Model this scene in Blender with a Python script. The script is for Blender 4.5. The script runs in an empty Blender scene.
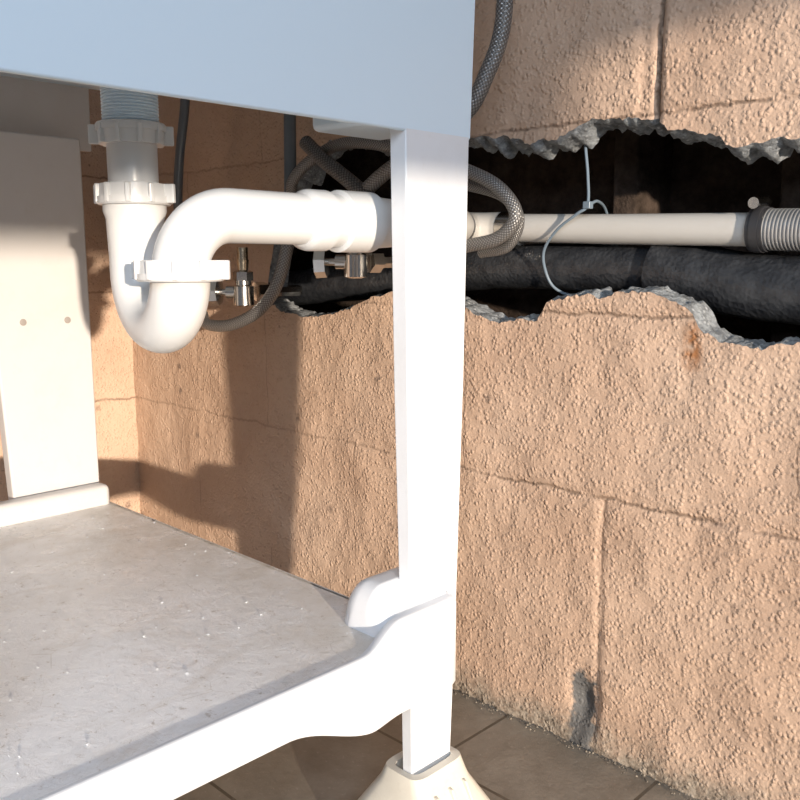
import bpy, bmesh, math, random
from mathutils import Vector, Matrix, noise
random.seed(4)
D=bpy.data; S=bpy.context.scene
S.view_settings.view_transform='Standard'
# ---------------------------------------------------------------- helpers
def link(o,parent=None):
    S.collection.objects.link(o)
    if parent: o.parent=parent
    return o
def empty(name):
    e=D.objects.new(name,None); e.empty_display_size=.05; return link(e)
def mesh(name,vs,fs,mat,parent=None,smooth=False,uv=None,mats=None,mi=None):
    m=D.meshes.new(name); m.from_pydata([tuple(v) for v in vs],[],fs)
    for a in (mats or [mat]): m.materials.append(a)
    if mi: m.polygons.foreach_set("material_index",mi)
    if smooth: m.polygons.foreach_set("use_smooth",[True]*len(m.polygons))
    if uv:
        l=m.uv_layers.new(name="UVMap")
        flat=[c for f in uv for p in f for c in p]; l.data.foreach_set("uv",flat)
    m.update(); return link(D.objects.new(name,m),parent)
def catmull(P,n=8):
    P=[Vector(p) for p in P]; Q=[P[0]*2-P[1]]+P+[P[-1]*2-P[-2]]; out=[]
    for i in range(1,len(Q)-2):
        a,b,c,d=Q[i-1:i+3]
        for k in range(n):
            t=k/n; out.append(.5*((2*b)+(c-a)*t+(2*a-5*b+4*c-d)*t*t+(3*b-a-3*c+d)*t**3))
    out.append(P[-1]); return out
def tube(name,P,R,mat,parent=None,seg=28,spl=0,wob=0,cap=True):
    if spl: P=catmull(P,spl)
    P=[Vector(p) for p in P]; n=len(P)
    if not isinstance(R,(list,tuple)): R=[R]*n
    if spl and len(R)!=n: R=[R[0]]*n
    T=[((P[min(i+1,n-1)]-P[max(i-1,0)])).normalized() for i in range(n)]
    N=T[0].orthogonal().normalized(); vs=[];fs=[];uv=[];Ls=[0]
    for i in range(1,n): Ls.append(Ls[-1]+(P[i]-P[i-1]).length)
    for i in range(n):
        N=(N-T[i]*N.dot(T[i])).normalized(); B=T[i].cross(N)
        for j in range(seg):
            a=2*math.pi*j/seg; d=N*math.cos(a)+B*math.sin(a); r=R[i]
            if wob: r*=1+wob*noise.noise((P[i]+d*r)*40)+wob*.5*noise.noise((P[i]+d*r)*140)
            vs.append(P[i]+d*r)
    C=2*math.pi*max(R)
    for i in range(n-1):
        for j in range(seg):
            k=(j+1)%seg
            fs.append((i*seg+j,i*seg+k,(i+1)*seg+k,(i+1)*seg+j))
            uv.append([(j/seg,Ls[i]/C),((j+1)/seg,Ls[i]/C),((j+1)/seg,Ls[i+1]/C),(j/seg,Ls[i+1]/C)])
    if cap:
        for f in (tuple(reversed(range(seg))),tuple((n-1)*seg+j for j in range(seg))):
            fs.append(f); uv.append([(0,0)]*seg)
    o=mesh(name,vs,fs,mat,parent,True,uv)
    m=o.modifiers.new("es",'EDGE_SPLIT'); m.split_angle=math.radians(40); return o
def lathe(name,c,axis,prof,mat,parent=None,seg=36):
    c=Vector(c); ax=Vector(axis).normalized()
    return tube(name,[c+ax*(p[0]+i*1e-6) for i,p in enumerate(prof)],[max(p[1],1e-4) for p in prof],mat,parent,seg)
def box(name,x0,x1,y0,y1,z0,z1,mat,parent=None,bev=.002,taper=None):
    vs=[(x,y,z) for z in (z0,z1) for y in (y0,y1) for x in (x0,x1)]
    fs=[(0,2,3,1),(4,5,7,6),(0,1,5,4),(2,6,7,3),(0,4,6,2),(1,3,7,5)]
    if taper: vs=taper(vs)
    o=mesh(name,vs,fs,mat,parent)
    if bev:
        b=o.modifiers.new("b",'BEVEL'); b.width=bev; b.segments=3; b.limit_method='ANGLE'
        o.data.polygons.foreach_set("use_smooth",[True]*6)
        w=o.modifiers.new("wn",'WEIGHTED_NORMAL')
    return o
def sstep(a,b,x):
    t=min(1,max(0,(x-a)/(b-a))); return t*t*(3-2*t)
def interp(pts,x):
    if x<=pts[0][0]: return pts[0][1]
    for (a,b),(c,d) in zip(pts,pts[1:]):
        if x<=c: return b+(d-b)*(x-a)/(c-a)
    return pts[-1][1]
# ---------------------------------------------------------------- materials
class NT:
    def __init__(s,name):
        s.m=D.materials.new(name); s.m.use_nodes=True; s.t=s.m.node_tree; s.b=s.t.nodes["Principled BSDF"]
    def n(s,t,**k):
        o=s.t.nodes.new(t)
        for a,b in k.items(): setattr(o,a,b)
        return o
    def l(s,a,b): s.t.links.new(a,b)
    def put(s,sock,v):
        if hasattr(v,"links") : s.l(v,sock)
        else: sock.default_value=v
    def math(s,op,a,b=0.0,c=0.0,clamp=False):
        o=s.n("ShaderNodeMath",operation=op,use_clamp=clamp)
        for i,v in enumerate((a,b,c)): s.put(o.inputs[i],v)
        return o.outputs[0]
    def pos(s):
        return s.n("ShaderNodeNewGeometry").outputs["Position"]
    def noise(s,scale,detail=4,rough=.55,vec=None,dist=0):
        o=s.n("ShaderNodeTexNoise"); o.inputs["Scale"].default_value=scale; o.inputs["Detail"].default_value=detail; o.inputs["Roughness"].default_value=rough; o.inputs["Distortion"].default_value=dist
        s.l(vec or s.pos(),o.inputs["Vector"]); return o.outputs["Fac"]
    def vor(s,scale,feature='F1'):
        o=s.n("ShaderNodeTexVoronoi",feature=feature); o.inputs["Scale"].default_value=scale; s.l(s.pos(),o.inputs["Vector"]); return o.outputs["Distance"]
    def ramp(s,f,lo,hi,a=0.,b=1.,smooth=False):
        o=s.n("ShaderNodeMapRange"); s.l(f,o.inputs[0])
        if smooth: o.interpolation_type='SMOOTHSTEP'
        for i,v in zip((1,2,3,4),(lo,hi,a,b)): o.inputs[i].default_value=v
        return o.outputs[0]
    def mix(s,f,a,b):
        o=s.n("ShaderNodeMix",data_type='RGBA'); s.put(o.inputs[0],f)
        for i,v in ((6,a),(7,b)):
            if hasattr(v,"links"): s.l(v,o.inputs[i])
            else: o.inputs[i].default_value=(*v,1)
        return o.outputs[2]
    def bump(s,h,strength=.5,dist=.002,prev=None):
        o=s.n("ShaderNodeBump"); o.inputs["Strength"].default_value=strength; o.inputs["Distance"].default_value=dist
        s.l(h,o.inputs["Height"])
        if prev is not None: s.l(prev,o.inputs["Normal"])
        return o.outputs[0]
    def fin(s,col,rough=.5,bump=None,metal=0,spec=.5):
        if hasattr(col,"links"): s.l(col,s.b.inputs["Base Color"])
        else: s.b.inputs["Base Color"].default_value=(*col,1)
        s.put(s.b.inputs["Roughness"],rough); s.b.inputs["Metallic"].default_value=metal; s.b.inputs["Specular IOR Level"].default_value=spec
        if bump is not None: s.l(bump,s.b.inputs["Normal"])
        return s.m
def wall_mat(name,side=False):
    a=NT(name); sep=a.n("ShaderNodeSeparateXYZ"); a.l(a.pos(),sep.inputs[0]); X,Y,Zz=sep.outputs
    if side: X=Y
    w1=a.math('MULTIPLY',a.math('SUBTRACT',a.noise(14,3),.5),.016)
    w2=a.math('MULTIPLY',a.math('SUBTRACT',a.noise(90,2),.5),.006)
    wob=a.math('ADD',w1,w2)
    zz=a.math('ADD',Zz,wob); xx=a.math('ADD',X,wob)
    hd=a.math('PINGPONG',a.math('SUBTRACT',zz,.1),.1)
    row=a.math('FLOOR',a.math('DIVIDE',a.math('SUBTRACT',Zz,.1),.2))
    off=a.math('MULTIPLY',a.math('MODULO',a.math('ADD',row,10.),2.),.2)
    vd=a.math('PINGPONG',a.math('ADD',a.math('SUBTRACT',xx,.035),off),.2)
    cd=a.math('ABSOLUTE',a.math('SUBTRACT',xx,.076)); cd=a.math('ADD',cd,a.math('LESS_THAN',Zz,.69))
    lh=a.math('MULTIPLY',a.ramp(hd,.0006,.0026,1,0),a.ramp(Zz,.14,.2,.25,1))
    if not side: lh=a.math('MULTIPLY',lh,a.ramp(X,-.35,-.12,.5,1))
    lv=a.math('MULTIPLY',a.ramp(vd,.0005,.0019,1,0),.5)
    line=a.math('MAXIMUM',lh,lv)
    brk=a.ramp(a.noise(22,3),.36,.50,0.15,1)
    line=a.math('MULTIPLY',line,brk)
    crack=a.ramp(cd,.0008,.0026,1,0)
    lines=a.math('MAXIMUM',a.math('MULTIPLY',line,.78),crack)
    base=a.mix(a.ramp(a.noise(6,4),.35,.65),(.485,.335,.24),(.56,.405,.30))
    base=a.mix(a.ramp(a.noise(60,5,.7),.5,.8,0,.4),base,(.40,.26,.18))
    pit=a.math('MULTIPLY',a.ramp(a.vor(38),.03,.11,1,0),a.ramp(a.noise(7,2),.48,.60))
    pit2=a.math('MULTIPLY',a.ramp(a.vor(13),.04,.11,1,0),a.ramp(a.noise(150,3,.7),.4,.5))
    pit=a.math('MAXIMUM',pit,pit2)
    base=a.mix(a.math('MULTIPLY',pit,.75),base,(.13,.095,.08))
    rx=a.ramp(a.math('ABSOLUTE',a.math('SUBTRACT',xx,.128)),.004,.014,1,0)
    rz=a.math('MULTIPLY',a.ramp(Zz,.44,.465),a.ramp(Zz,.49,.5,1,0))
    if not side: base=a.mix(a.math('MULTIPLY',a.math('MULTIPLY',rx,rz),a.ramp(a.noise(80,3),.35,.6)),base,(.34,.15,.06))
    dz=a.math('ADD',Zz,a.math('MULTIPLY',a.math('SUBTRACT',a.noise(25,5,.7),.5),.09))
    chipx=a.math('ABSOLUTE',a.math('SUBTRACT',X,.018))
    chip=a.math('MULTIPLY',a.ramp(a.math('ADD',chipx,a.math('MULTIPLY',a.math('SUBTRACT',a.noise(70,3),.5),.03)),.012,.018,1,0),a.ramp(dz,.085,.095,1,0))
    dirt=a.ramp(dz,.008,.045,1,0)
    base=a.mix(a.math('MULTIPLY',dirt,.8),base,a.mix(a.ramp(a.noise(120,4,.7),.4,.6),(.11,.10,.08),(.36,.32,.26)))
    if not side: base=a.mix(chip,base,(.12,.118,.115))
    col=a.mix(a.math('MULTIPLY',lines,.85),base,(.14,.09,.06))
    bl=a.ramp(a.vor(200),.12,.70,1,0,True)
    h=a.math('ADD',a.math('MULTIPLY',bl,a.ramp(a.noise(90,3),.38,.62,.1,1.2)),a.math('MULTIPLY',a.noise(420,3,.6),.7))
    h=a.math('SUBTRACT',h,a.math('MULTIPLY',lines,.8))
    b=a.bump(h,.85,.0014)
    return a.fin(col,.6,b,spec=.35)
M_wall=wall_mat("painted_block"); M_wallside=wall_mat("painted_block_side",True)
a=NT("broken_concrete"); c=a.mix(a.ramp(a.noise(90,5,.7),.35,.7),(.15,.155,.16),(.42,.45,.47)); c=a.mix(a.ramp(a.vor(140),.1,.3,1,0),c,(.50,.52,.53))
M_conc=a.fin(c,.9,a.bump(a.noise(220,5,.7),1,.004),spec=.2)
a=NT("grit"); M_grit=a.fin(a.mix(a.ramp(a.noise(90,3),.4,.6),(.10,.085,.07),(.26,.225,.18)),.9)
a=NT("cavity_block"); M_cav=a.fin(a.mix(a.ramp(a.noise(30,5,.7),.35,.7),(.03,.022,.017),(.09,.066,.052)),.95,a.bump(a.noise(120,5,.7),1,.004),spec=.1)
a=NT("floor_concrete_tile")
br=a.n("ShaderNodeTexBrick"); mp=a.n("ShaderNodeMapping"); a.l(a.pos(),mp.inputs[0]); mp.inputs["Location"].default_value=(.085,.14,0); a.l(mp.outputs[0],br.inputs[0]); br.offset=0
br.inputs["Scale"].default_value=1; br.inputs["Brick Width"].default_value=.2; br.inputs["Row Height"].default_value=.2; br.inputs["Mortar Size"].default_value=.0022; br.inputs["Mortar Smooth"].default_value=.2
br.inputs["Color1"].default_value=(.32,.285,.235,1); br.inputs["Color2"].default_value=(.27,.24,.195,1); br.inputs["Mortar"].default_value=(.09,.075,.055,1)
c=a.mix(a.ramp(a.noise(14,6,.7),.35,.7,0,.7),br.outputs[0],(.15,.125,.095)); c=a.mix(a.ramp(a.noise(120,4,.7),.6,.75,0,.6),c,(.45,.41,.35))
M_floor=a.fin(c,.45,a.bump(a.noise(90,5,.7),.4,.002))
def plastic(name,col,rough=.35,dirt=0,dcol=(.45,.40,.33)):
    a=NT(name); c=col
    if dirt:
        c=a.mix(a.ramp(a.noise(9,7,.72),.48,.68,0,dirt),col,dcol); c=a.mix(a.ramp(a.noise(70,6,.75),.56,.72,0,dirt),c,dcol)
    return a.fin(c,rough,a.bump(a.noise(60,3),.12,.001))
M_tub=plastic("sink_plastic",(.68,.82,.93),.38)
M_leg=plastic("leg_plastic",(.73,.76,.80),.33,.10)
M_legdim=plastic("leg_plastic_dimmed",(.56,.55,.545),.4,.15)  # leg plastic with weaker sun on the far left put into its colour
M_foot=plastic("foot_plastic",(.68,.65,.57),.45,.25)
M_mark=plastic("rivet",(.30,.27,.25),.4)
a=NT("shelf_plastic")
st=a.n("ShaderNodeMapping"); a.l(a.pos(),st.inputs[0]); st.inputs["Scale"].default_value=(1,.6,1); st.inputs["Rotation"].default_value=(0,0,.5)
d1=a.ramp(a.noise(11,9,.74,st.outputs[0],.6),.50,.68,0,.55); d2=a.ramp(a.noise(110,6,.8),.58,.68,0,.7)
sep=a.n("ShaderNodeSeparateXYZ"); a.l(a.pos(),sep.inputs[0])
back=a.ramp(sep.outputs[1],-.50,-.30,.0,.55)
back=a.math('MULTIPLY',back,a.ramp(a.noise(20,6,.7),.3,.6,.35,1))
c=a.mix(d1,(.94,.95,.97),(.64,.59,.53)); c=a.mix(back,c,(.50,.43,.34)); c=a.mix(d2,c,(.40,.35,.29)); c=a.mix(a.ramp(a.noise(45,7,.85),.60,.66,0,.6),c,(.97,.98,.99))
scr=a.math('MULTIPLY',a.ramp(a.vor(24,'DISTANCE_TO_EDGE'),.0,.012,1,0),a.ramp(a.noise(18,3),.55,.62))
c=a.mix(a.math('MULTIPLY',scr,.4),c,(.35,.30,.25))
M_shelf=a.fin(c,a.ramp(a.noise(20,4),.3,.7,.18,.45),a.bump(a.noise(60,8,.78,None,.5),.6,.003))
M_pvc=plastic("white_abs",(.64,.65,.65),.28)
M_cream=plastic("cream_pvc",(.52,.505,.475),.35,.2)
a=NT("black_foam"); M_foam=a.fin(a.mix(a.ramp(a.noise(60,4),.4,.7),(.018,.020,.024),(.040,.043,.048)),.36,a.bump(a.math('ADD',a.noise(220,3,.6),a.vor(200)),.5,.0015))
a=NT("chrome"); M_chr=a.fin((.62,.60,.57),.18,a.bump(a.noise(90,2),.05,.001),metal=1)
a=NT("brass"); M_brass=a.fin((.55,.47,.36),.25,metal=1)
a=NT("black_plastic"); M_blk=a.fin((.03,.03,.033),.35)
a=NT("grey_rib"); M_rib=a.fin((.36,.36,.36),.35,metal=.5)
a=NT("grey_pex"); M_pex=a.fin((.10,.12,.14),.3)
a=NT("cable_tie_nylon"); M_tie=a.fin((.15,.195,.24),.3)
def braid(name,c1,c2,metal):
    a=NT(name); uv=a.n("ShaderNodeTexCoord").outputs["UV"]; s=a.n("ShaderNodeSeparateXYZ"); a.l(uv,s.inputs[0])
    def st(sg):
        v=a.math('ADD',a.math('MULTIPLY',s.outputs[0],12.),a.math('MULTIPLY',s.outputs[1],12.*sg))
        return a.math('PINGPONG',v,.5)
    h=a.math('MULTIPLY',a.math('MULTIPLY',st(1),st(-1)),4.)
    return a.fin(a.mix(a.math('POWER',h,.6),c2,c1),.32,a.bump(h,.7,.0010),metal=metal)
M_braid=braid("braided_steel",(.36,.355,.35),(.06,.058,.056),.4)
M_dbraid=braid("dark_braid",(.2,.195,.19),(.03,.03,.03),.3)
# ---------------------------------------------------------------- wall with the broken-out hole
UP=[(-.565,.495),(-.552,.54),(-.523,.615),(-.498,.671),(-.409,.718),(-.293,.710),(-.16,.699),(-.116,.696),(-.074,.686),(-.041,.685),(-.022,.694),(.002,.702),(.032,.700),(.054,.699),(.082,.691),(.104,.680),(.129,.678),(.144,.668),(.164,.660),(.182,.662),(.2,.667),(.217,.664),(.3,.675),(.4,.67),(.46,.62),(.5,.55)]
LO=[(-.565,.495),(-.52,.480),(-.46,.474),(-.403,.483),(-.372,.491),(-.341,.503),(-.297,.514),(-.257,.519),(-.165,.500),(-.149,.492),(-.111,.484),(-.082,.491),(-.061,.488),(-.048,.508),(-.028,.516),(-.003,.520),(.022,.518),(.046,.524),(.08,.526),(.102,.518),(.124,.509),(.135,.490),(.151,.483),(.175,.478),(.195,.475),(.212,.481),(.23,.484),(.3,.49),(.4,.5),(.47,.52),(.5,.55)]
def cont(P,x,s):
    z=interp(P,x)
    if -.56<x<.495: z+=.005*noise.noise(Vector((x*60,s,0)))+.003*noise.noise(Vector((x*190,s,3)))
    return z
STEP=.0035; x0=-.98; NX=int((1.1-x0)/STEP)
def surf(x,z):
    v=Vector((x,0,z)); y=-.003*noise.noise(v*16)-.0010*noise.noise(v*60+Vector((3,1,2)))
    wz=.006*noise.noise(v*12)
    if z>.2: d=abs(((z-.1+wz+.1)%.2)-.1); y+=.0020*math.exp(-(d/.005)**2)*(.4+.6*sstep(-.35,-.12,x))
    if z>.69:
        y+=.006*math.exp(-((x-.076+wz)/.0035)**2)
        y+=.0028*sstep(.050,.058,x+wz)*(1-sstep(.076,.084,x+wz))
    if z<.3: y+=.0025*math.exp(-((x-.035+wz)/.004)**2)
    y+=.010*math.exp(-((x-.018)/.014)**2-((z-.055)/.03)**2)
    return y
vs=[];fs=[];mi=[]
def grid(rows,fn):
    b=len(vs); R=rows+1
    for i in range(NX+1):
        for j in range(R): vs.append(fn(i,j/rows))
    return b,R
xs=[x0+i*STEP for i in range(NX+1)]
zu=[cont(UP,x,7.) for x in xs]; zl=[cont(LO,x,1.) for x in xs]
hole=[-.56<x<.495 and zu[i]-zl[i]>.004 for i,x in enumerate(xs)]
for i in range(NX+1):
    if not hole[i]:
        m=(zu[i]+zl[i])/2 if -.565<=xs[i]<=.5 else (.495 if xs[i]<0 else .55)
        zu[i]=zl[i]=m
def low(i,t): z=-.02+(zl[i]+.02)*t; return (xs[i],surf(xs[i],z),z)
def hi(i,t): z=zu[i]+(1.25-zu[i])*t; return (xs[i],surf(xs[i],z),z)
for fn,rows in ((low,140),(hi,170)):
    b,R=grid(rows,fn)
    for i in range(NX):
        for j in range(rows):
            fs.append((b+i*R+j,b+(i+1)*R+j,b+(i+1)*R+j+1,b+i*R+j+1)); mi.append(0)
def rim(Zc,sgn,amt):
    def f(i,t):
        x=xs[i]
        a=amt*(.35+1.3*abs(noise.noise(Vector((x*35,sgn*5,0)))))*t**.6
        a+=.004*noise.noise(Vector((x*130,t*4,sgn)))*min(1,t*3)
        return (x+.002*noise.noise(Vector((x*200,t*5,9))),surf(x,Zc[i])+t*.036+.003*noise.noise(Vector((x*150,t*6,sgn*3)))*t,Zc[i]+sgn*a)
    b,R=grid(8,f)
    for i in range(NX):
        if hole[i] and hole[i+1]:
            for j in range(8):
                q=(b+i*R+j,b+(i+1)*R+j,b+(i+1)*R+j+1,b+i*R+j+1); fs.append(q if sgn>0 else q[::-1]); mi.append(1)
rim(zl,1,.006); rim(zu,-1,.019)
W=empty("wall_back")
mesh("block_face",vs,fs,None,W,True,mats=[M_wall,M_conc],mi=mi)
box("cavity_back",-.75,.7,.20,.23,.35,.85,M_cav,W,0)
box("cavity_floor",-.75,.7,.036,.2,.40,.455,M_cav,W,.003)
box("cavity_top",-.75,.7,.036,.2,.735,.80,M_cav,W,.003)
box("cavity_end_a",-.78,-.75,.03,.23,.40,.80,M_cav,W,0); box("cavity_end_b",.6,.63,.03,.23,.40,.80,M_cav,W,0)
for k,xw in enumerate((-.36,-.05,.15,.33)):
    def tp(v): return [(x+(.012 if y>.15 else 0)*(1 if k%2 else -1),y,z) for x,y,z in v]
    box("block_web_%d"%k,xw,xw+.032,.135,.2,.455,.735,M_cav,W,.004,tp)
mesh("wall_left",[(-.978,-2.4,-.02),(-.978,.01,-.02),(-.978,.01,1.25),(-.978,-2.4,1.25)],[(0,1,2,3)],M_wallside)
mesh("floor",[(-.99,-2.6,0),(2.6,-2.6,0),(2.6,.02,0),(-.99,.02,0)],[(0,1,2,3)],M_floor)
vs=[];fs=[]
for k in range(700):
    x=random.uniform(-.9,.9); y=-abs(random.gauss(0,.006))-.001; s=random.uniform(.0008,.0022)
    b=len(vs); vs+=[(x+s*random.uniform(.6,1.2)*dx,y+s*dy,s*dz*.8+s*.5) for dx,dy,dz in ((1,0,0),(-1,0,0),(0,1,0),(0,-1,0),(0,0,1),(0,0,-.6))]
    fs+=[(b+p,b+q,b+4) for p,q in ((0,2),(2,1),(1,3),(3,0))]+[(b+q,b+p,b+5) for p,q in ((0,2),(2,1),(1,3),(3,0))]
mesh("floor_grit",vs,fs,M_grit)
SB=empty("sun_blocker")  # added out of view, stepped to keep sun off the tub face
box("sun_blocker_low",1.95,2.1,-2.6,-.86,.79,1.6,M_wallside,SB,0)
box("sun_blocker_high",1.95,2.1,-.86,.02,.93,1.6,M_wallside,SB,0)
box("sun_blocker_post",1.95,2.1,-2.6,-2.3,0,.79,M_wallside,SB,0)
# ---------------------------------------------------------------- utility sink
U=empty("utility_sink")
T=.006
def flare(v):
    out=[]
    cx,cy=-.32,-.47
    for x,y,z in v:
        f=1+.06*(max(0,z-.664))
        out.append((cx+(x-cx)*f,cy+(y-cy)*f,z))
    return out
box("basin_right",-T,0,-.76,-.19,.664,1.02,M_tub,U,.002,flare)
box("basin_front",-.64,0,-.76,-.754,.664,1.02,M_tub,U,.002,flare)
box("basin_left",-.64,-.634,-.76,-.232,.702,1.02,M_legdim,U,.002,flare)
box("basin_back",-.64,0,-.196,-.19,.79,1.02,M_tub,U,.002,flare)
box("basin_floor",-.64,-.003,-.757,-.192,.785,.795,M_tub,U,0)
lathe("drain_sump",(-.1645,-.4325,.712),(0,0,1),[(0,.02),(0,.045),(.004,.075),(.02,.092),(.08,.10)],M_leg,U,48)
box("corner_socket",-.11,-.007,-.285,-.197,.672,.79,M_tub,U,.006)
for i,(xa,xb,ya,yb) in enumerate(((-.66,.02,-.785,-.75),(-.66,.02,-.185,-.16),(-.665,-.635,-.785,-.16),(.012,.035,-.785,-.16))):
    box("rim_%d"%i,xa,xb,ya,yb,1.0,1.03,M_tub,U,.004)
def leg(name,X,Yn,Yf,sx):
    H=Yf-Yn
    secs=[(.02,.012,.064,.60),(.235,.009,.073,.72),(.45,.0045,H*.93,.86),(.80,0.0,H,1.0)]
    vs=[];fs=[]
    prof=[(0,0),(0,1),(.024,1),(.024,.93),(.005,.93),(.005,.05),(.02,.05),(.02,0)]
    for z,a,w,dp in secs:
        for px,py in prof: vs.append((X-sx*px*dp,Yn+a+(w-a)*py,z))
    n=len(prof)
    for i in range(len(secs)-1):
        for j in range(n):
            k=(j+1)%n; fs.append((i*n+j,i*n+k,(i+1)*n+k,(i+1)*n+j))
    fs.append(tuple(range(n))); fs.append(tuple((len(secs)-1)*n+j for j in range(n)))
    o=mesh(name,vs,fs,M_leg,U); b=o.modifiers.new("b",'BEVEL'); b.width=.0018; b.segments=3; b.limit_method='ANGLE'
    bm=bmesh.new(); bm.from_mesh(o.data); bmesh.ops.recalc_face_normals(bm,faces=bm.faces); bm.to_mesh(o.data); bm.free()
def foot(name,cx,cy):
    prof=[(.0,.070,.070),(.010,.070,.070),(.018,.061,.062),(.060,.034,.038),(.066,.030,.037),(.078,.024,.035),(.078,.016,.028),(.06,.016,.028)]
    vs=[];fs=[];n=28
    for z,a,b in prof:
        for j in range(n):
            t=2*math.pi*j/n; c,s=math.cos(t),math.sin(t); e=.4
            vs.append((cx+a*math.copysign(abs(c)**e,c),cy+b*math.copysign(abs(s)**e,s),z))
    for i in range(len(prof)-1):
        for j in range(n):
            k=(j+1)%n; fs.append((i*n+j,i*n+k,(i+1)*n+k,(i+1)*n+j))
    fs.append(tuple(reversed(range(n)))); fs.append(tuple((len(prof)-1)*n+j for j in range(n)))
    o=mesh(name,vs,fs,M_foot,U,True); m=o.modifiers.new("es",'EDGE_SPLIT'); m.split_angle=math.radians(30)
    for k in (-1,0,1):
        box(name+"_rib",cx+.02,cx+.068,cy+k*.020-.0015,cy+k*.020+.0015,.006,.062,M_foot,U,.001,lambda v:[(x-(.030 if z>.03 and x>cx+.03 else 0),y,z) for x,y,z in v])
leg("leg_rear_right",0,-.276,-.19,1); foot("foot_rear_right",-.010,-.238)
leg("leg_front_right",0,-.746,-.66,1); foot("foot_front_right",-.010,-.705)
def legfar(name,Ya,Yb):
    def tp(v): return [(x,(Yb-(Yb-y)*(.80 if z<.3 else 1)),z) for x,y,z in v]
    box(name,-.612,-.592,Ya,Yb,.05,.712,M_legdim,U,.003,tp)
    box(name+"_flange",-.70,-.606,Yb-.008,Yb,.05,.712,M_legdim,U,.002)
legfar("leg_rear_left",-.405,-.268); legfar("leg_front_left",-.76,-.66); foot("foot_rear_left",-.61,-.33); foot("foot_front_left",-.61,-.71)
for zz,yy in ((.479,-.358),(.479,-.300)):
    lathe("leg_rivet",(-.593,yy,zz),(1,0,0),[(0,.0048),(.0018,.0042),(.0022,.002)],M_mark,U,16)
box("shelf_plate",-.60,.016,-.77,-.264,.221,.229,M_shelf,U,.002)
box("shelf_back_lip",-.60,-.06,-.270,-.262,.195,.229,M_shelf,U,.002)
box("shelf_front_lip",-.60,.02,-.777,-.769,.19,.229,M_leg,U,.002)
box("shelf_left_bar",-.592,-.565,-.77,-.266,.215,.256,M_legdim,U,.008)
vs=[];fs=[];NY=90
for i in range(NY+1):
    y=-.777+(.777-.222)*i/NY; s=sstep(-.345,-.295,y)
    zt=.231+.017*s; zb=.190-.030*sstep(-.43,-.33,y); xo=.026-.006*s
    if y>-.235: xo-=.004*((y+.235)/.013)**2
    pr=[(xo-.014,zt-.003),(xo-.006,zt-.0002),(xo-.0025,zt-.0015),(xo,zt-.006),(xo,zb+.003),(xo-.002,zb),(xo-.008,zb),(xo-.010,zb+.004)]
    for x,z in pr: vs.append((x,y,z))
n=8
for i in range(NY):
    for j in range(n):
        k=(j+1)%n; fs.append((i*n+j,(i+1)*n+j,(i+1)*n+k,i*n+k))
fs.append(tuple(range(n))); fs.append(tuple(NY*n+j for j in reversed(range(n))))
o=mesh("shelf_right_lip",vs,fs,M_leg,U,True); m=o.modifiers.new("es",'EDGE_SPLIT'); m.split_angle=math.radians(50)
vs=[];fs=[];A=56
for i in range(A+1):
    for j in range(A+1):
        x=-.060+.072*i/A; y=-.322+.100*j/A
        dx=max(0,-.030-x); dy=max(0,-.284-y); dd=math.hypot(dx,dy)
        h=math.sqrt(max(0,1-min(1,dd/.027)**2.4))
        zz=.226+.043*h
        k=sstep(-.018,.006,x); top=.247
        vs.append((x,y,zz*(1-k)+min(zz,.226+(top-.226)*h)*k))
for i in range(A):
    for j in range(A):
        b=i*(A+1)+j; fs.append((b,b+A+1,b+A+2,b+1))
mesh("leg_socket",vs,fs,M_leg,U,True)
box("leg_socket_back",-.058,.010,-.226,-.222,.165,.246,M_leg,U,.001)
box("leg_socket_side",-.060,-.057,-.30,-.222,.165,.228,M_leg,U,.001)
# ---------------------------------------------------------------- P-trap
P=empty("p_trap_drain"); I=Vector((-.1645,-.4325,0)); Rr=Vector((-.077,-.445,0)); rt=.0218
def at(v,z): return Vector((v.x,v.y,z))
th=[]
for k in range(14): th+= [(.668+k*.0026,.0215),(.668+k*.0026+.0008,.0230),(.668+k*.0026+.0016,.0230),(.668+k*.0026+.0024,.0215)]
lathe("tailpiece_thread",at(I,0),(0,0,1),[(.655,.0215)]+th,M_tub,P)
lathe("tailpiece",at(I,0),(0,0,1),[(.60,.0205),(.668,.0205)],M_pvc,P)
def nut(name,c,ax,R,h):
    c=Vector(c); ax=Vector(ax).normalized()
    pr=[(-h/2,R*.84),(-h/2,R*.92),(h*.12,R*.95),(h*.12,R*1.0),(h*.42,R*1.0),(h*.5,R*.96),(h*.5,R*.8)]
    lathe(name,c,ax,pr,M_pvc,P,40)
    u=ax.orthogonal().normalized(); w=ax.cross(u)
    for k in range(10):
        a=2*math.pi*k/10+.2; d=u*math.cos(a)+w*math.sin(a); t=ax.cross(d)
        L=1.0 if k%5 else 1.16
        q=[]
        for s in (-h*.5,h*.42):
            for rr in (R*.85,R*(L+.04)):
                for tt in (-.0022,.0022): q.append(c+ax*s+d*rr+t*tt)
        o=mesh(name+"_lug%d"%k,q,[(0,1,3,2),(4,6,7,5),(0,4,5,1),(2,3,7,6),(0,2,6,4),(1,5,7,3)],M_pvc,P)
        b=o.modifiers.new("b",'BEVEL'); b.width=.001; b.segments=2
nut("slip_nut_top",at(I,.661),(0,0,1),.0285,.017)
nut("slip_nut_inlet",at(I,.612),(0,0,-1),.0305,.017)
lathe("inlet_collar",at(I,0),(0,0,-1),[(-.622,.021),(-.603,.026),(-.598,.026),(-.592,.024),(-.56,rt+.001)],M_pvc,P)
d=(Rr-I).normalized(); r=(Rr-I).length/2; path=[at(I,.60),at(I,.575),at(I,.549)]
for k in range(1,20):
    t=math.pi*k/20; q=(I+Rr)/2-d*r*math.cos(t); path.append(Vector((q.x,q.y,.549-r*math.sin(t))))
path+=[at(Rr,.549),at(Rr,.556)]
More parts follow.
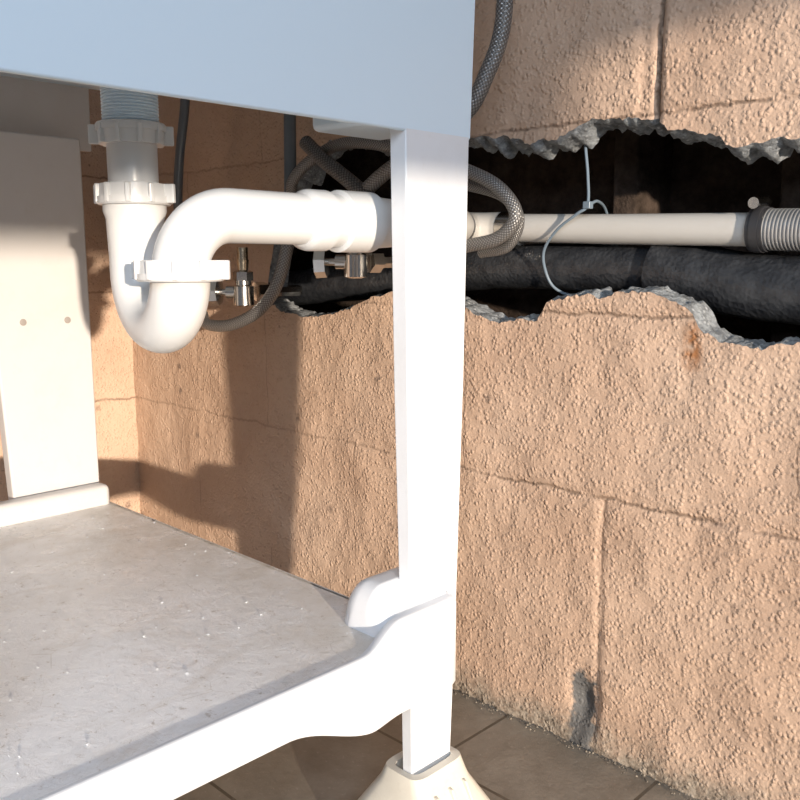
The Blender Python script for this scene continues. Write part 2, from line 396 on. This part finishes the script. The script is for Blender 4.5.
tube("u_bend",path,rt+.001,M_pvc,P,40)
nut("slip_nut_riser",at(Rr,.550),(0,0,-1),.0335,.016)
e=.046; path=[at(Rr,.545)]
for k in range(0,17):
    t=math.pi/2*k/16; path.append(Vector((Rr.x,Rr.y+e*(1-math.cos(t)),.547+e*math.sin(t))))
path+=[Vector((Rr.x,-.36,.5928)),Vector((Rr.x,-.30,.5925))]
tube("trap_arm",path,rt,M_pvc,P,40)
lathe("arm_coupling",(Rr.x,0,.592),(0,1,0),[(-.325,.0225),(-.322,.0255),(-.318,.0265),(-.300,.0265),(-.298,.024),(-.285,.0235),(-.283,.0275),(-.245,.0275),(-.242,.024),(-.20,.0215)],M_pvc,P,40)
tube("arm_to_wall",[(-.077,-.21,.592),(-.085,-.16,.592),(-.12,-.07,.594),(-.17,-.01,.595),(-.185,.03,.595),(-.165,.05,.595),(-.14,.052,.595)],.020,M_cream,P,24,spl=6)
# ---------------------------------------------------------------- pipes in the wall
V=empty("pvc_waste_pipe")
tube("pipe",[(-.135,.052,.5955),(0,.055,.591),(.165,.055,.587)],.0165,M_cream,V,32)
lathe("socket",(-.15,.052,.5955),(1,0,-.03),[(0,.0185),(.002,.0205),(.028,.0205),(.03,.017)],M_chr,V)
pr=[]
for k in range(70): pr+=[(.172+k*.0036,.0185),(.173+k*.0036,.0202),(.174+k*.0036,.0202),(.175+k*.0036,.0185)]
HZ=empty("ribbed_drain_hose")
lathe("ribs",(0,.055,.592),(1,0,-.03),pr,M_rib,HZ,28)
HC=empty("hose_clamp")
lathe("band",(0,.055,.592),(1,0,-.03),[(.158,.0185),(.158,.0215),(.174,.0215),(.174,.0185)],M_blk,HC)
lathe("band_edge",(0,.055,.592),(1,0,-.03),[(.162,.0195),(.162,.0225),(.170,.0225),(.170,.0195)],M_blk,HC)
lathe("screw",(.166,.032,.6115),(0,1,.1),[(0,.0055),(.003,.006),(.004,.0045),(.022,.0045),(.024,.0055),(.03,.0055)],M_chr,HC,12)
tube("insulated_pipe",[(-.72,.080,.50),(-.63,.080,.508),(-.505,.080,.519),(-.358,.080,.532),(-.208,.080,.546),(-.151,.080,.549),(-.017,.080,.549),(.044,.080,.547)],.0275,M_foam,None,32,spl=8,wob=.035)
tube("insulated_pipe",[(.045,.078,.547),(.09,.078,.541),(.135,.078,.533),(.205,.076,.528),(.32,.076,.524),(.58,.076,.520)],.0335,M_foam,None,32,spl=8,wob=.035)
TI=empty("cable_tie")
tube("strap",[(-.026,.045,.715),(-.026,.036,.69),(-.020,.034,.65),(-.019,.034,.618),(-.030,.031,.608),(-.055,.031,.592),(-.076,.036,.570),(-.080,.043,.548),(-.074,.055,.525),(-.060,.08,.516),(-.045,.112,.535),(-.036,.116,.575),(-.028,.088,.612),(-.019,.055,.622),(-.017,.036,.618)],.0017,M_tie,TI,8,spl=6)
box("head",-.023,-.014,.030,.038,.613,.621,M_tie,TI,.001)
# ---------------------------------------------------------------- hoses
def hose(P,mat,r=.0068): return tube("braided_supply_hose",P,r,mat,None,20,spl=10)
hose([(-.045,-.08,.98),(-.048,-.08,.90),(-.05,-.08,.814),(-.056,-.08,.777),(-.068,-.085,.745),(-.087,-.09,.712),(-.13,-.10,.68),(-.20,-.10,.655),(-.26,-.10,.62)],M_braid,.0085)
hose([(-.247,-.06,.585),(-.21,-.07,.578),(-.13,-.08,.570),(-.091,-.08,.573),(-.051,-.08,.581),(-.031,-.08,.603),(-.052,-.08,.630),(-.093,-.08,.650),(-.16,-.085,.672),(-.23,-.09,.690),(-.285,-.09,.694),(-.337,-.09,.682),(-.38,-.09,.655),(-.40,-.07,.62)],M_braid,.0072)
hose([(-.10,-.05,.565),(-.06,-.055,.572),(-.042,-.06,.60),(-.065,-.06,.625),(-.12,-.065,.64),(-.2,-.07,.655)],M_braid,.006)
hose([(-.39,-.08,.86),(-.395,-.08,.747),(-.397,-.08,.66),(-.40,-.08,.60)],M_pex,.008)
hose([(-.40,-.08,.605),(-.411,-.08,.56),(-.435,-.082,.515),(-.475,-.085,.483),(-.54,-.085,.463),(-.60,-.082,.462),(-.63,-.07,.475)],M_braid,.0085)
hose([(-.635,-.08,.86),(-.639,-.08,.789),(-.66,-.08,.71),(-.678,-.075,.647),(-.70,-.06,.60)],M_pex,.007)
hose([(-.34,-.10,.700),(-.30,-.105,.675),(-.25,-.105,.645),(-.215,-.10,.62)],M_dbraid,.009)
def valve(c,s=1):
    E=empty("shutoff_valve"); c=Vector(c)
    lathe("stub",c+Vector((0,.10,0)),(0,-1,0),[(0,.008),(.06,.008),(.062,.014),(.08,.014)],M_chr,E,6)
    lathe("body",c,(0,0,1),[(-.020,.008),(-.018,.0145),(.008,.0145),(.010,.011),(.016,.011)],M_chr,E,20)
    lathe("outlet_nut",c,(0,0,1),[(.016,.009),(.016,.014),(.028,.014),(.03,.010)],M_chr,E,6)
    lathe("ferrule",c,(0,0,1),[(.03,.007),(.045,.0085),(.045,.0075),(.062,.0075)],M_brass,E,16)
    lathe("stem",c,(-.8*s,-.6,0),[(.008,.009),(.024,.009),(.024,.0045),(.034,.0045)],M_chr,E,14)
    lathe("handle",c+Vector((-.8*s,-.6,0))*.034,(-.8*s,-.6,0),[(0,.006),(.001,.019),(.014,.020),(.016,.012)],M_chr,E,8)
valve((-.50,-.085,.512)); valve((-.262,-.09,.555),1)
vs=[];fs=[]
for k in range(110):
    x=random.uniform(-.55,.0); y=random.uniform(-.74,-.28) if k%3 else random.gauss(-.5,.12); s=random.uniform(.0004,.0014)
    y=max(-.76,min(-.272,y)); b=len(vs)
    vs+=[(x+s*random.uniform(.5,2)*dx,y+s*random.uniform(.5,2)*dy,.2293+s*.5+s*dz*.5) for dx,dy,dz in ((1,0,0),(-1,0,0),(0,1,0),(0,-1,0),(0,0,1),(0,0,-1))]
    fs+=[(b+p,b+q,b+4) for p,q in ((0,2),(2,1),(1,3),(3,0))]+[(b+q,b+p,b+5) for p,q in ((0,2),(2,1),(1,3),(3,0))]
mesh("plaster_crumbs",vs,fs,M_leg)
# ---------------------------------------------------------------- light
el=math.radians(4.2); az=Vector((-.93,.38,0)).normalized(); dr=Vector((az.x*math.cos(el),az.y*math.cos(el),-math.sin(el)))
L=D.lights.new("evening_sun",'SUN'); L.energy=6.4; L.angle=math.radians(1.1); L.color=(1,.85,.69)
o=link(D.objects.new("evening_sun",L)); o.rotation_euler=dr.to_track_quat('-Z','Y').to_euler()
L=D.lights.new("sky_fill_light",'AREA'); L.shape='RECTANGLE'; L.size=1.2; L.size_y=1.0; L.energy=33; L.color=(.72,.84,1)  # added unseen area fill, stands in for cool sky light
o=link(D.objects.new("sky_fill_light",L)); o.location=(1.5,-1.7,1.35); o.rotation_euler=(Vector((-.1,-.5,.3))-o.location).to_track_quat('-Z','Y').to_euler()
w=D.worlds.new("World"); S.world=w; w.use_nodes=True; w.node_tree.nodes["Background"].inputs[0].default_value=(.84,.89,1,1); w.node_tree.nodes["Background"].inputs[1].default_value=.17
# ---------------------------------------------------------------- camera
cam=D.cameras.new("camera"); o=link(D.objects.new("camera",cam))
o.location=(.52,-.812,.56); o.rotation_euler=(math.radians(90-9.3),0,math.radians(44.4)); cam.sensor_width=36; cam.lens=36*870/800; cam.clip_start=.01
S.camera=o
